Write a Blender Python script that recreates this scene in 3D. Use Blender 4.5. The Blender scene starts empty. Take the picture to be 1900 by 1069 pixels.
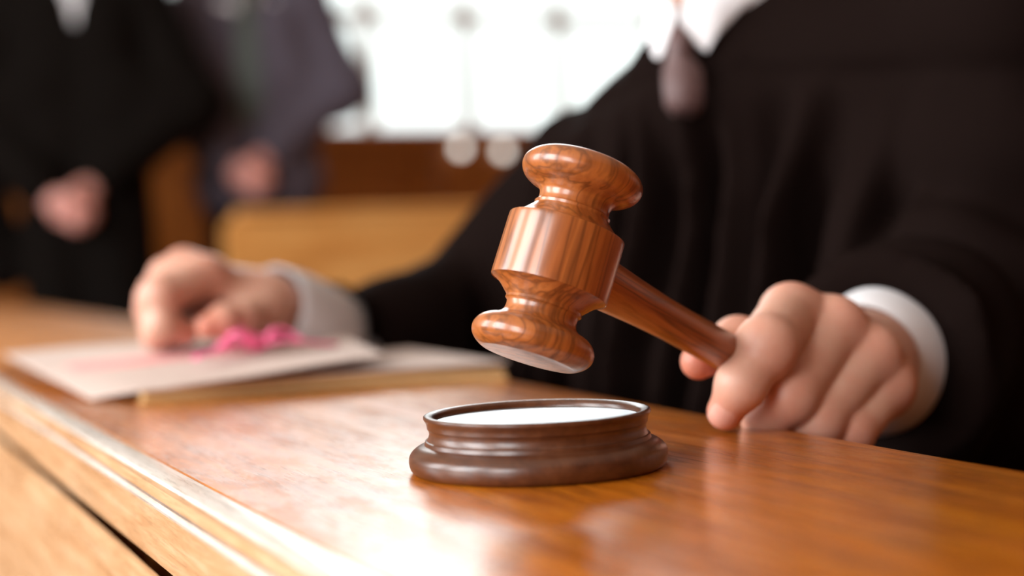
import bpy, math, random
import numpy as np
from mathutils import Vector, Matrix

SC = bpy.context.scene
COL = SC.collection
random.seed(7)

# ------------------------------------------------------------------ camera, sky, daylight, exposure
cam = bpy.data.cameras.new('camera')
cam.sensor_width = 36.0
cam.lens = 36.0 * 2800.0 / 1900.0
cam.clip_start = 0.02
cam.dof.use_dof = True
cam.dof.focus_distance = 0.657
cam.dof.aperture_fstop = 3.3
cam_ob = bpy.data.objects.new('camera', cam)
COL.objects.link(cam_ob)
FW, UP, RT = Vector((0.4066, 0.9133, -0.0250)), Vector((0.0468, 0.0065, 0.9989)), Vector((0.9124, -0.4073, -0.0401))
cam_ob.matrix_world = Matrix(((RT.x, UP.x, -FW.x, 0), (RT.y, UP.y, -FW.y, 0), (RT.z, UP.z, -FW.z, 0.794), (0, 0, 0, 1)))
SC.camera = cam_ob

world = bpy.data.worlds.new('overcast_sky')
SC.world = world
world.use_nodes = True
wn, wl = world.node_tree.nodes, world.node_tree.links
wn.clear()
w_out = wn.new('ShaderNodeOutputWorld')
w_bg = wn.new('ShaderNodeBackground')
w_tc = wn.new('ShaderNodeTexCoord')
w_sep = wn.new('ShaderNodeSeparateXYZ')
# overcast sky: a third as bright at the horizon as overhead
w_max = wn.new('ShaderNodeMath'); w_max.operation = 'MAXIMUM'; w_max.inputs[1].default_value = 0.0
w_mad = wn.new('ShaderNodeMath'); w_mad.operation = 'MULTIPLY_ADD'
w_mad.inputs[1].default_value = 2.0 * 1.4; w_mad.inputs[2].default_value = 1.4
wl.new(w_tc.outputs['Generated'], w_sep.inputs[0])
wl.new(w_sep.outputs['Z'], w_max.inputs[0])
wl.new(w_max.outputs[0], w_mad.inputs[0])
w_bg.inputs[0].default_value = (0.95, 1.0, 0.995, 1)
wl.new(w_mad.outputs[0], w_bg.inputs[1])
wl.new(w_bg.outputs[0], w_out.inputs[0])


def area(name, loc, target, sx, sy, power, col=(1, 1, 1)):
    l = bpy.data.lights.new(name, 'AREA')
    l.shape = 'RECTANGLE'
    l.size, l.size_y, l.energy, l.color = sx, sy, power, col
    o = bpy.data.objects.new(name, l)
    COL.objects.link(o)
    o.location = loc
    o.rotation_euler = (Vector(target) - Vector(loc)).to_track_quat('-Z', 'Y').to_euler()
    return o


# daylight entering by the three tall windows of the left wall
for wy, pw in ((-1.2, 85), (0.9, 115), (3.0, 80)):
    area('window_area_light', (-2.52, wy, 2.0), (0.0, wy, 1.7), 1.3, 2.1, pw, (0.97, 0.985, 1.0))
# unseen lamp added in the back window's upper half for the bench glare
area('window_area_light', (2.27, 5.84, 2.76), (0.3, 0.6, 0.7), 2.2, 1.15, 46, (0.95, 0.98, 1.0))

vs = SC.view_settings
SC.display_settings.display_device = 'sRGB'
vs.view_transform = 'Standard'
vs.look = 'None'
vs.exposure = 0.16
vs.gamma = 1.0
vs.use_curve_mapping = False


# ------------------------------------------------------------------ scene helpers
def empty(name, loc=(0, 0, 0)):
    o = bpy.data.objects.new(name, None)
    COL.objects.link(o)
    o.location = loc
    o.empty_display_size = 0.05
    return o


def tag(o, label=None, cat=None, group=None, kind=None):
    if label: o['label'] = label
    if cat: o['category'] = cat
    if group: o['group'] = group
    if kind: o['kind'] = kind
    return o


def mesh_obj(name, verts, faces, mat, parent=None, smooth=True, sharp=None):
    me = bpy.data.meshes.new(name)
    me.from_pydata([tuple(v) for v in verts], [], [tuple(f) for f in faces])
    me.update()
    if mat: me.materials.append(mat)
    if smooth:
        me.polygons.foreach_set('use_smooth', [True] * len(me.polygons))
        if sharp is not None:
            me.set_sharp_from_angle(angle=math.radians(sharp))
    o = bpy.data.objects.new(name, me)
    COL.objects.link(o)
    if parent: o.parent = parent
    return o


class MB:
    """collects boxes and strips, then links them as one mesh object"""
    def __init__(s): s.v, s.f = [], []
    def add(s, v, f):
        n = len(s.v); s.v += [tuple(p) for p in v]; s.f += [tuple(i + n for i in q) for q in f]
    def box(s, x0, x1, y0, y1, z0, z1, b=0.0):
        if b <= 0:
            v = [(x, y, z) for x in (x0, x1) for y in (y0, y1) for z in (z0, z1)]
            s.add(v, [(0, 1, 3, 2), (4, 6, 7, 5), (0, 4, 5, 1), (2, 3, 7, 6), (0, 2, 6, 4), (1, 5, 7, 3)])
            return
        # chamfered box: 24 vertices
        X, Y, Z = (x0, x1), (y0, y1), (z0, z1)
        v, idx = [], {}
        for i in (0, 1):
            for j in (0, 1):
                for k in (0, 1):
                    sx, sy, sz = (b, -b)[i], (b, -b)[j], (b, -b)[k]
                    for ax in range(3):
                        p = [X[i], Y[j], Z[k]]
                        for a2, d in ((0, sx), (1, sy), (2, sz)):
                            if a2 != ax: p[a2] += d
                        idx[(i, j, k, ax)] = len(v); v.append(p)
        f = []
        for ax in range(3):
            o1, o2 = [a for a in range(3) if a != ax]
            for e in (0, 1):
                q = []
                for (u, w) in ((0, 0), (1, 0), (1, 1), (0, 1)):
                    key = [0, 0, 0]; key[ax] = e; key[o1] = u; key[o2] = w
                    q.append(idx[(key[0], key[1], key[2], ax)])
                f.append(q if (e == 1) == (ax != 1) else q[::-1])
        for ax in range(3):
            o1, o2 = [a for a in range(3) if a != ax]
            for u in (0, 1):
                for w in (0, 1):
                    k0, k1 = [0, 0, 0], [0, 0, 0]
                    for kk, e in ((k0, 0), (k1, 1)):
                        kk[ax] = e; kk[o1] = u; kk[o2] = w
                    f.append([idx[(*k0, o1)], idx[(*k0, o2)], idx[(*k1, o2)], idx[(*k1, o1)]])
        for i in (0, 1):
            for j in (0, 1):
                for k in (0, 1):
                    f.append([idx[(i, j, k, 0)], idx[(i, j, k, 1)], idx[(i, j, k, 2)]])
        s.add(v, f)
    def build(s, name, mat, parent=None, smooth=False, sharp=None):
        o = mesh_obj(name, s.v, s.f, mat, parent, smooth, sharp)
        import bmesh
        bm = bmesh.new(); bm.from_mesh(o.data)
        bmesh.ops.recalc_face_normals(bm, faces=bm.faces)
        bm.to_mesh(o.data); bm.free()
        return o


def box(name, x0, x1, y0, y1, z0, z1, mat, parent=None, b=0.0):
    m = MB(); m.box(x0, x1, y0, y1, z0, z1, b)
    return m.build(name, mat, parent)


def lathe(profile, seg=96):
    """profile of (radius, z) turned about z; ends on the axis are closed"""
    v, f, rings = [], [], []
    for r, z in profile:
        if r < 1e-6:
            rings.append([len(v)]); v.append((0, 0, z))
        else:
            rings.append(list(range(len(v), len(v) + seg)))
            for i in range(seg):
                a = 2 * math.pi * i / seg
                v.append((r * math.cos(a), r * math.sin(a), z))
    for A, B in zip(rings[:-1], rings[1:]):
        for i in range(seg):
            j = (i + 1) % seg
            if len(A) == 1: f.append((A[0], B[j], B[i]))
            elif len(B) == 1: f.append((A[i], A[j], B[0]))
            else: f.append((A[i], A[j], B[j], B[i]))
    return v, f


def smooth_profile(pts, n=6):
    """Catmull-Rom through (r, z) points; a third value of 1 keeps the point a hard corner"""
    out = []
    P = [(p[0], p[1]) for p in pts]
    hard = [len(p) > 2 and p[2] for p in pts]
    for i in range(len(P) - 1):
        p1, p2 = P[i], P[i + 1]
        p0 = P[i - 1] if i > 0 and not hard[i] else p1
        p3 = P[i + 2] if i + 2 < len(P) and not hard[i + 1] else p2
        for k in range(n):
            t = k / n
            out.append(tuple(max(0.0, 0.5 * (2 * a1 + (a2 - a0) * t + (2 * a0 - 5 * a1 + 4 * a2 - a3) * t * t + (3 * a1 - a0 - 3 * a2 + a3) * t ** 3)) if ax == 0 else
                             0.5 * (2 * a1 + (a2 - a0) * t + (2 * a0 - 5 * a1 + 4 * a2 - a3) * t * t + (3 * a1 - a0 - 3 * a2 + a3) * t ** 3)
                             for ax, (a0, a1, a2, a3) in enumerate(zip(p0, p1, p2, p3))))
    out.append(P[-1])
    return out


def tube(path, radii, seg=14, flat=1.0, cap=True):
    v, f = [], []
    P = [Vector(p) for p in path]
    up = Vector((0, 0, 1))
    for i, p in enumerate(P):
        t = (P[min(i + 1, len(P) - 1)] - P[max(i - 1, 0)]).normalized()
        s = t.cross(up)
        if s.length < 1e-4: s = t.cross(Vector((1, 0, 0)))
        s.normalize(); n = s.cross(t).normalized()
        for k in range(seg):
            a = 2 * math.pi * k / seg
            v.append(p + s * math.cos(a) * radii[i] + n * math.sin(a) * radii[i] * flat)
    for i in range(len(P) - 1):
        for k in range(seg):
            k2 = (k + 1) % seg
            f.append((i * seg + k, i * seg + k2, (i + 1) * seg + k2, (i + 1) * seg + k))
    if cap:
        f.append(tuple(range(seg))[::-1]); f.append(tuple((len(P) - 1) * seg + k for k in range(seg)))
    return v, f


# ------------------------------------------------------------------ implicit surfaces for bodies and cloth
class Field:
    def __init__(s, lo, hi, h):
        s.lo, s.h = np.array(lo, np.float32), h
        s.n = [int((b - a) / h) + 2 for a, b in zip(lo, hi)]
        s.ax = [np.arange(s.n[i], dtype=np.float32) * h + s.lo[i] for i in range(3)]
        s.F = np.full(s.n, 0.5, np.float32)
    def like(s):
        o = Field.__new__(Field); o.lo, o.h, o.n, o.ax = s.lo, s.h, s.n, s.ax
        o.F = np.full(s.n, 0.5, np.float32); return o
    def sl(s, lo, hi):
        r = []
        for i in range(3):
            a = max(0, int((lo[i] - s.lo[i]) / s.h)); b = min(s.n[i], int((hi[i] - s.lo[i]) / s.h) + 2)
            if b <= a: return None
            r.append(slice(a, b))
        return tuple(r)
    def grid(s, w=None):
        if w is None: w = tuple(slice(0, n) for n in s.n)
        return s.ax[0][w[0]][:, None, None], s.ax[1][w[1]][None, :, None], s.ax[2][w[2]][None, None, :]
    @staticmethod
    def smin(a, b, k):
        if k <= 0: return np.minimum(a, b)
        h = np.maximum(k - np.abs(a - b), 0) / k
        return np.minimum(a, b) - h * h * k * 0.25
    def cone(s, a, b, ra, rb=None, k=0.0, sub=False):
        rb = ra if rb is None else rb
        a, b = np.array(a, np.float32), np.array(b, np.float32)
        m = max(ra, rb) + k * 1.2 + 3 * s.h
        w = s.sl(np.minimum(a, b) - m, np.maximum(a, b) + m)
        if w is None: return s
        X, Y, Z = s.grid(w)
        d = b - a; L = float(d @ d) + 1e-12
        t = np.clip(((X - a[0]) * d[0] + (Y - a[1]) * d[1] + (Z - a[2]) * d[2]) / L, 0, 1)
        q = np.sqrt((X - a[0] - t * d[0]) ** 2 + (Y - a[1] - t * d[1]) ** 2 + (Z - a[2] - t * d[2]) ** 2) - (ra + (rb - ra) * t)
        s.F[w] = -s.smin(-s.F[w], q, k) if sub else s.smin(s.F[w], q, k)
        return s
    def ell(s, c, r, M=None, k=0.0, sub=False):
        c, r = np.array(c, np.float32), np.array(r, np.float32)
        m = float(r.max()) + k * 1.2 + 3 * s.h
        w = s.sl(c - m, c + m)
        if w is None: return s
        X, Y, Z = s.grid(w); X, Y, Z = X - c[0], Y - c[1], Z - c[2]
        if M is not None:
            M = np.array(M, np.float32)
            X, Y, Z = [M[0, i] * X + M[1, i] * Y + M[2, i] * Z for i in range(3)]
        e = np.sqrt((X / r[0]) ** 2 + (Y / r[1]) ** 2 + (Z / r[2]) ** 2)
        e2 = np.sqrt((X / r[0] ** 2) ** 2 + (Y / r[1] ** 2) ** 2 + (Z / r[2] ** 2) ** 2) + 1e-9
        q = e * (e - 1) / e2
        s.F[w] = -s.smin(-s.F[w], q, k) if sub else s.smin(s.F[w], q, k)
        return s
    def join(s, o, k=0.0):
        s.F = s.smin(s.F, o.F, k); return s
    def mesh(s, relax=2):
        F, n = s.F, s.n
        F[0] = F[-1] = 0.5; F[:, 0] = F[:, -1] = 0.5; F[:, :, 0] = F[:, :, -1] = 0.5
        S = F < 0
        c = [S[i:n[0] - 1 + i, j:n[1] - 1 + j, k:n[2] - 1 + k] for i in (0, 1) for j in (0, 1) for k in (0, 1)]
        any_, all_ = c[0].copy(), c[0].copy()
        for q in c[1:]: any_ |= q; all_ &= q
        M = any_ & ~all_
        I = np.argwhere(M)
        idx = np.full(M.shape, -1, np.int32); idx[M] = np.arange(len(I))
        off = np.array([(i, j, k) for i in (0, 1) for j in (0, 1) for k in (0, 1)])
        val = np.stack([F[I[:, 0] + o[0], I[:, 1] + o[1], I[:, 2] + o[2]] for o in off], 1)
        acc = np.zeros((len(I), 3)); cnt = np.zeros(len(I))
        for a in range(8):
            for b in range(a + 1, 8):
                if np.abs(off[a] - off[b]).sum() != 1: continue
                va, vb = val[:, a], val[:, b]
                m = (va < 0) != (vb < 0)
                t = np.where(m, va / np.where(m, va - vb, 1), 0)
                acc += np.where(m[:, None], off[a] + t[:, None] * (off[b] - off[a]), 0); cnt += m
        V = (I + acc / cnt[:, None]) * s.h + s.lo
        faces = []
        for ax in range(3):
            u, w = (ax + 1) % 3, (ax + 2) % 3
            A = [slice(None)] * 3; B = [slice(None)] * 3
            A[ax], B[ax] = slice(0, n[ax] - 1), slice(1, n[ax])
            D = S[tuple(A)] != S[tuple(B)]
            E = np.argwhere(D)
            flip = S[tuple(A)][D]
            def g(du, dw):
                J = E.copy(); J[:, u] -= du; J[:, w] -= dw
                return idx[J[:, 0], J[:, 1], J[:, 2]]
            Q = np.stack([g(1, 1), g(0, 1), g(0, 0), g(1, 0)], 1)
            Q[~flip] = Q[~flip][:, ::-1]
            faces.append(Q)
        Q = np.concatenate(faces)
        Q = Q[(Q >= 0).all(1)]
        for it in range(relax):
            acc = np.zeros_like(V); cnt = np.zeros(len(V))
            for a in range(4):
                b = (a + 1) % 4
                np.add.at(acc, Q[:, a], V[Q[:, b]]); np.add.at(cnt, Q[:, a], 1)
                np.add.at(acc, Q[:, b], V[Q[:, a]]); np.add.at(cnt, Q[:, b], 1)
            V = V * 0.4 + 0.6 * acc / np.maximum(cnt, 1)[:, None]
        return V, Q


def join_meshes(lst):
    V, Q, n = [], [], 0
    for v, q in lst:
        V.append(v); Q.append(q + n); n += len(v)
    return np.concatenate(V), np.concatenate(Q)


def np_obj(name, V, Q, mat, parent=None, tint=None):
    me = bpy.data.meshes.new(name)
    me.vertices.add(len(V)); me.vertices.foreach_set('co', np.asarray(V, np.float32).ravel())
    me.loops.add(len(Q) * 4); me.loops.foreach_set('vertex_index', np.asarray(Q, np.int32).ravel())
    me.polygons.add(len(Q))
    me.polygons.foreach_set('loop_start', np.arange(len(Q), dtype=np.int32) * 4)
    me.polygons.foreach_set('use_smooth', np.ones(len(Q), bool))
    me.update(calc_edges=True); me.validate()
    if tint is not None:
        at = me.color_attributes.new('tint', 'FLOAT_COLOR', 'POINT')
        at.data.foreach_set('color', np.asarray(tint, np.float32).ravel())
    me.materials.append(mat)
    o = bpy.data.objects.new(name, me)
    COL.objects.link(o)
    if parent: o.parent = parent
    return o


# ------------------------------------------------------------------ materials
def new_mat(name):
    m = bpy.data.materials.new(name); m.use_nodes = True
    nt = m.node_tree
    return m, nt, nt.nodes, nt.links, nt.nodes['Principled BSDF']


def ramp(N, stops):
    r = N.new('ShaderNodeValToRGB'); e = r.color_ramp.elements
    while len(e) < len(stops): e.new(0.5)
    for q, (p, c) in zip(e, stops):
        q.position = p; q.color = (*c, 1)
    return r


def mapping(N, L, scale, rot=(0, 0, 0), coord='Object'):
    tc = N.new('ShaderNodeTexCoord'); mp = N.new('ShaderNodeMapping')
    mp.inputs['Scale'].default_value = scale; mp.inputs['Rotation'].default_value = rot
    L.new(tc.outputs[coord], mp.inputs['Vector'])
    return mp


def noise(N, L, vec, scale, detail=4, rough=0.55, dist=0.0):
    t = N.new('ShaderNodeTexNoise')
    t.inputs['Scale'].default_value = scale; t.inputs['Detail'].default_value = detail
    t.inputs['Roughness'].default_value = rough; t.inputs['Distortion'].default_value = dist
    L.new(vec, t.inputs['Vector'])
    return t


def mixc(N, L, fac, a, b, mode='MIX'):
    m = N.new('ShaderNodeMix'); m.data_type = 'RGBA'; m.blend_type = mode
    for sock, val in ((m.inputs[0], fac), (m.inputs[6], a), (m.inputs[7], b)):
        if hasattr(val, 'links') or hasattr(val, 'is_linked'): L.new(val, sock)
        elif isinstance(val, (int, float)): sock.default_value = val
        else: sock.default_value = (*val, 1)
    return m.outputs[2]


def wood(name, c_dark, c_mid, c_light, scale, pore=0.35, rough=0.3, bump=0.15, coat=0.0, ior=1.5, rvar=0.1, coat_rough=0.1, pore_scale=9.0, streaks=None, warp_amt=0.9, wear=None):
    """grain runs along the axis whose scale is smallest"""
    m, nt, N, L, B = new_mat(name)
    mp = mapping(N, L, scale)
    warp = noise(N, L, mp.outputs[0], 0.7, 3)
    add = N.new('ShaderNodeVectorMath'); add.operation = 'MULTIPLY_ADD'
    L.new(warp.outputs['Color'], add.inputs[0]); add.inputs[1].default_value = (warp_amt,) * 3; L.new(mp.outputs[0], add.inputs[2])
    g = noise(N, L, add.outputs[0], 1.6, 6, 0.6, 0.4)
    r = ramp(N, [(0.28, c_dark), (0.5, c_mid), (0.72, c_light)])
    L.new(g.outputs['Fac'], r.inputs[0])
    p = noise(N, L, mp.outputs[0], pore_scale, 3, 0.6)
    pr = ramp(N, [(0.36, (1, 1, 1)), (0.5, (0, 0, 0))])
    L.new(p.outputs['Fac'], pr.inputs[0])
    mul = N.new('ShaderNodeMath'); mul.operation = 'MULTIPLY'; mul.inputs[1].default_value = pore
    L.new(pr.outputs[0], mul.inputs[0])
    col = mixc(N, L, mul.outputs[0], r.outputs[0], tuple(x * 0.35 for x in c_dark))
    if streaks:
        sn = noise(N, L, mp.outputs[0], streaks[0], 2, 0.5, 0.2)
        sr = ramp(N, [(streaks[1], (0, 0, 0)), (streaks[1] + 0.06, (1, 1, 1)), (streaks[1] + 0.13, (0, 0, 0))])
        L.new(sn.outputs['Fac'], sr.inputs[0])
        m2 = N.new('ShaderNodeMath'); m2.operation = 'MULTIPLY'; m2.inputs[1].default_value = streaks[2]
        L.new(sr.outputs[0], m2.inputs[0])
        col = mixc(N, L, m2.outputs[0], col, tuple(x * 0.3 for x in c_dark))
    L.new(col, B.inputs['Base Color'])
    rn = noise(N, L, mp.outputs[0], 0.9, 4)
    mr = N.new('ShaderNodeMapRange'); mr.inputs['To Min'].default_value = max(0.02, rough - rvar); mr.inputs['To Max'].default_value = rough + rvar
    mr.inputs['From Min'].default_value = 0.3; mr.inputs['From Max'].default_value = 0.7
    L.new(rn.outputs['Fac'], mr.inputs['Value']); L.new(mr.outputs[0], B.inputs['Roughness'])
    B.inputs['IOR'].default_value = ior
    if coat:
        B.inputs['Coat Weight'].default_value = coat; B.inputs['Coat Roughness'].default_value = coat_rough
    if wear:                                             # varnish rubbed dull in flecks along the grain
        wm = mapping(N, L, wear[0])
        wnz = noise(N, L, wm.outputs[0], 1.0, 6, 0.72)
        wr_ = N.new('ShaderNodeMapRange'); wr_.inputs['From Min'].default_value = 0.42; wr_.inputs['From Max'].default_value = 0.56
        wr_.inputs['To Min'].default_value = wear[1]; wr_.inputs['To Max'].default_value = coat
        L.new(wnz.outputs['Fac'], wr_.inputs['Value']); L.new(wr_.outputs[0], B.inputs['Coat Weight'])
    if bump:
        bp = N.new('ShaderNodeBump'); bp.inputs['Strength'].default_value = bump; bp.inputs['Distance'].default_value = 0.0006
        L.new(p.outputs['Fac'], bp.inputs['Height']); L.new(bp.outputs[0], B.inputs['Normal'])
    return m


def plain(name, col, rough=0.6, var=0.12, scale=40, bump=0.0, metal=0.0, sheen=0.0, spec=0.5):
    m, nt, N, L, B = new_mat(name)
    mp = mapping(N, L, (1, 1, 1))
    n = noise(N, L, mp.outputs[0], scale, 4)
    c = mixc(N, L, n.outputs['Fac'], tuple(x * (1 - var) for x in col), tuple(min(1, x * (1 + var)) for x in col))
    L.new(c, B.inputs['Base Color'])
    B.inputs['Roughness'].default_value = rough; B.inputs['Metallic'].default_value = metal
    B.inputs['Specular IOR Level'].default_value = spec
    if sheen:
        B.inputs['Sheen Weight'].default_value = sheen; B.inputs['Sheen Roughness'].default_value = 0.5
    if bump:
        bp = N.new('ShaderNodeBump'); bp.inputs['Strength'].default_value = bump; bp.inputs['Distance'].default_value = 0.001
        L.new(n.outputs['Fac'], bp.inputs['Height']); L.new(bp.outputs[0], B.inputs['Normal'])
    return m


def skin(name, base, red):
    m, nt, N, L, B = new_mat(name)
    at = N.new('ShaderNodeVertexColor'); at.layer_name = 'tint'
    sp = N.new('ShaderNodeSeparateColor'); L.new(at.outputs[0], sp.inputs[0])
    mp = mapping(N, L, (1, 1, 1))
    n = noise(N, L, mp.outputs[0], 90, 5, 0.6)
    nr = ramp(N, [(0.3, (0, 0, 0)), (0.7, (0.3, 0.3, 0.3))]); L.new(n.outputs['Fac'], nr.inputs[0])
    ad = N.new('ShaderNodeMath'); ad.operation = 'ADD'; ad.use_clamp = True
    L.new(sp.outputs[0], ad.inputs[0]); L.new(nr.outputs[0], ad.inputs[1])
    c = mixc(N, L, ad.outputs[0], base, red)
    c = mixc(N, L, sp.outputs[1], c, (0.72, 0.43, 0.36))          # nails
    c = mixc(N, L, sp.outputs[2], c, (0.62, 0.58, 0.54))          # whites of the eyes
    iv = N.new('ShaderNodeMath'); iv.operation = 'SUBTRACT'; iv.inputs[0].default_value = 1.0; L.new(at.outputs[1], iv.inputs[1])
    c = mixc(N, L, iv.outputs[0], c, (0.035, 0.022, 0.014))       # irises, brows
    L.new(c, B.inputs['Base Color'])
    B.inputs['Roughness'].default_value = 0.48
    B.inputs['Subsurface Weight'].default_value = 0.25
    B.inputs['Subsurface Radius'].default_value = (0.008, 0.003, 0.0015)
    B.inputs['Subsurface Scale'].default_value = 1.0
    f = noise(N, L, mp.outputs[0], 420, 3, 0.6)
    bp = N.new('ShaderNodeBump'); bp.inputs['Strength'].default_value = 0.18; bp.inputs['Distance'].default_value = 0.0006
    L.new(f.outputs['Fac'], bp.inputs['Height']); L.new(bp.outputs[0], B.inputs['Normal'])
    return m


M = {}
M['bench'] = wood('honey_oak_varnish', (0.42, 0.100, 0.003), (0.60, 0.165, 0.005), (0.70, 0.22, 0.010), (85, 6, 85), pore=0.38, rough=0.26, bump=0.05, streaks=(0.9, 0.46, 0.35), warp_amt=0.5, ior=1.6, rvar=0.08, pore_scale=6, coat=1.0, coat_rough=0.29, wear=((75, 22, 75), 0.55))
M['bench'].node_tree.nodes['Principled BSDF'].inputs['Specular IOR Level'].default_value = 0.15
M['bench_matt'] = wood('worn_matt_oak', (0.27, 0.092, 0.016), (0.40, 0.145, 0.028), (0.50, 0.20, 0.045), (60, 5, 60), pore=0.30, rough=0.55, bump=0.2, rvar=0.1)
M['bench_edge'] = wood('worn_oak_edge', (0.43, 0.21, 0.09), (0.55, 0.31, 0.155), (0.65, 0.42, 0.25), (90, 6, 90), pore=0.25, rough=0.32, bump=0.2, rvar=0.12)
M['edge_glare'] = wood('rubbed_oak_edge_with_glare', (0.66, 0.54, 0.44), (0.78, 0.69, 0.61), (0.85, 0.79, 0.73), (90, 6, 90), pore=0.3, rough=0.28, bump=0.1, coat=0.8, coat_rough=0.2, rvar=0.1)  # window glare on the rubbed edge and bead is bleached into the base colour
M['gavel'] = wood('polished_rosewood', (0.25, 0.062, 0.012), (0.36, 0.105, 0.022), (0.46, 0.155, 0.038), (95, 42, 5), pore=0.25, rough=0.34, bump=0.04, coat=0.5, coat_rough=0.17, rvar=0.05, pore_scale=7, streaks=(1.7, 0.45, 0.65), warp_amt=0.2)
M['block'] = wood('dark_walnut', (0.048, 0.013, 0.005), (0.078, 0.024, 0.009), (0.112, 0.039, 0.016), (70, 9, 70), pore=0.3, rough=0.33, bump=0.08, coat=0.22, coat_rough=0.2, rvar=0.05)
M['plate'] = plain('satin_steel_plate', (0.60, 0.66, 0.70), 0.30, 0.10, 60, metal=1.0)
M['panel'] = wood('brown_panelling', (0.20, 0.055, 0.008), (0.28, 0.085, 0.013), (0.36, 0.12, 0.022), (14, 14, 1.6), pore=0.25, rough=0.35, bump=0.1)
M['pew'] = wood('golden_oak_pew', (0.55, 0.22, 0.05), (0.70, 0.32, 0.085), (0.78, 0.42, 0.14), (1.8, 14, 14), pore=0.2, rough=0.35, bump=0.1)
M['floor'] = wood('floorboards', (0.12, 0.05, 0.02), (0.18, 0.08, 0.03), (0.22, 0.10, 0.045), (14, 1.5, 14), rough=0.4)
M['plaster'] = plain('cream_plaster', (0.62, 0.56, 0.47), 0.85, 0.05, 6)
M['paint'] = plain('white_window_paint', (0.66, 0.65, 0.63), 0.5, 0.05, 20)
M['robe'] = plain('black_robe_wool', (0.0072, 0.0040, 0.0034), 0.85, 0.2, 500, 0.1, sheen=0.0, spec=0.015)
M['suit'] = plain('grey_violet_suiting', (0.080, 0.067, 0.088), 0.85, 0.15, 300, 0.1, spec=0.2)
M['gown'] = plain('black_gown_cloth', (0.0062, 0.0047, 0.0040), 0.85, 0.2, 300, 0.1, spec=0.02)
M['trousers'] = plain('black_trouser_cloth', (0.004, 0.004, 0.005), 0.9, 0.2, 300, spec=0.02)
M['shirt'] = plain('white_cotton', (0.70, 0.69, 0.71), 0.8, 0.04, 600, 0.1)
M['tie'] = plain('mauve_brown_silk', (0.105, 0.058, 0.056), 0.6, 0.12, 900, 0.1)
M['green_tie'] = plain('dark_green_silk', (0.020, 0.030, 0.018), 0.5, 0.12, 200)
M['hair_grey'] = plain('grey_hair', (0.20, 0.18, 0.16), 0.6, 0.4, 220, 0.4)
M['hair_dark'] = plain('dark_hair', (0.025, 0.017, 0.012), 0.6, 0.4, 220, 0.4)
M['shoe'] = plain('black_leather', (0.008, 0.007, 0.007), 0.35, 0.1, 60)
M['paper'] = plain('pale_pink_manila', (0.51, 0.40, 0.35), 0.75, 0.05, 30, 0.1)
M['paper_edge'] = plain('paper_edges', (0.54, 0.34, 0.15), 0.8, 0.1, 200, 0.1)
M['kraft'] = plain('tan_kraft_board', (0.50, 0.28, 0.10), 0.75, 0.12, 60, 0.1)
M['ribbon'] = plain('pink_legal_tape', (0.80, 0.13, 0.28), 0.6, 0.10, 300, 0.1)
M['ribbon_flat'] = plain('faded_pink_tape', (0.66, 0.27, 0.26), 0.7, 0.08, 300, 0.1)
M['brass'] = plain('aged_brass', (0.45, 0.30, 0.12), 0.35, 0.1, 60, metal=1.0)
M['iron'] = plain('dark_iron', (0.03, 0.03, 0.03), 0.5, 0.1, 60)
M['skin_l'] = skin('skin_warm', (0.58, 0.335, 0.245), (0.54, 0.19, 0.125))
M['skin_far'] = skin('skin_pink', (0.66, 0.33, 0.28), (0.60, 0.22, 0.18))

m, nt, N, L, B = new_mat('window_glass')
tr = N.new('ShaderNodeBsdfTransparent'); gl = N.new('ShaderNodeBsdfGlossy'); gl.inputs['Roughness'].default_value = 0.02
ly = N.new('ShaderNodeFresnel'); ly.inputs['IOR'].default_value = 1.3
mx = N.new('ShaderNodeMixShader')
tr.inputs[0].default_value = (0.97, 0.99, 0.98, 1)
L.new(ly.outputs[0], mx.inputs[0]); L.new(tr.outputs[0], mx.inputs[1]); L.new(gl.outputs[0], mx.inputs[2])
L.new(mx.outputs[0], N['Material Output'].inputs['Surface'])
M['glass'] = m
m, nt, N, L, B = new_mat('frosted_lit_globe')
B.inputs['Base Color'].default_value = (0.9, 0.88, 0.82, 1)
B.inputs['Emission Color'].default_value = (1.0, 0.96, 0.88, 1); B.inputs['Emission Strength'].default_value = 2.4
M['globe'] = m


# ------------------------------------------------------------------ the room
X0, X1, Y0, Y1, ZC = -2.6, 4.2, -2.4, 5.9, 3.7
tag(box('floor', X0, X1, Y0, Y1, -0.06, 0.0, M['floor']), kind='structure')
tag(box('ceiling', X0, X1, Y0, Y1, ZC, ZC + 0.06, M['plaster']), kind='structure')
tag(box('wall_front', X0, X1, Y0 - 0.12, Y0, 0, ZC, M['panel']), kind='structure')
tag(box('wall_right', X1, X1 + 0.12, Y0, Y1, 0, ZC, M['panel']), kind='structure')
tag(box('trim_1', 0.56, X1, 2.6, Y1, 0.0, 0.14, M['floor']), kind='structure')     # low step the public stands on

SILL = 1.31
WX0, WX1, WZ1 = 1.105, 3.43, 3.40
wb = MB()
wb.box(X0, WX0, Y1, Y1 + 0.2, 0, ZC)
wb.box(WX1, X1, Y1, Y1 + 0.2, 0, ZC)
wb.box(WX0, WX1, Y1, Y1 + 0.2, 0, SILL)
wb.box(WX0, WX1, Y1, Y1 + 0.2, WZ1, ZC)
wall_back = tag(wb.build('wall_back', M['plaster']), kind='structure')
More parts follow.
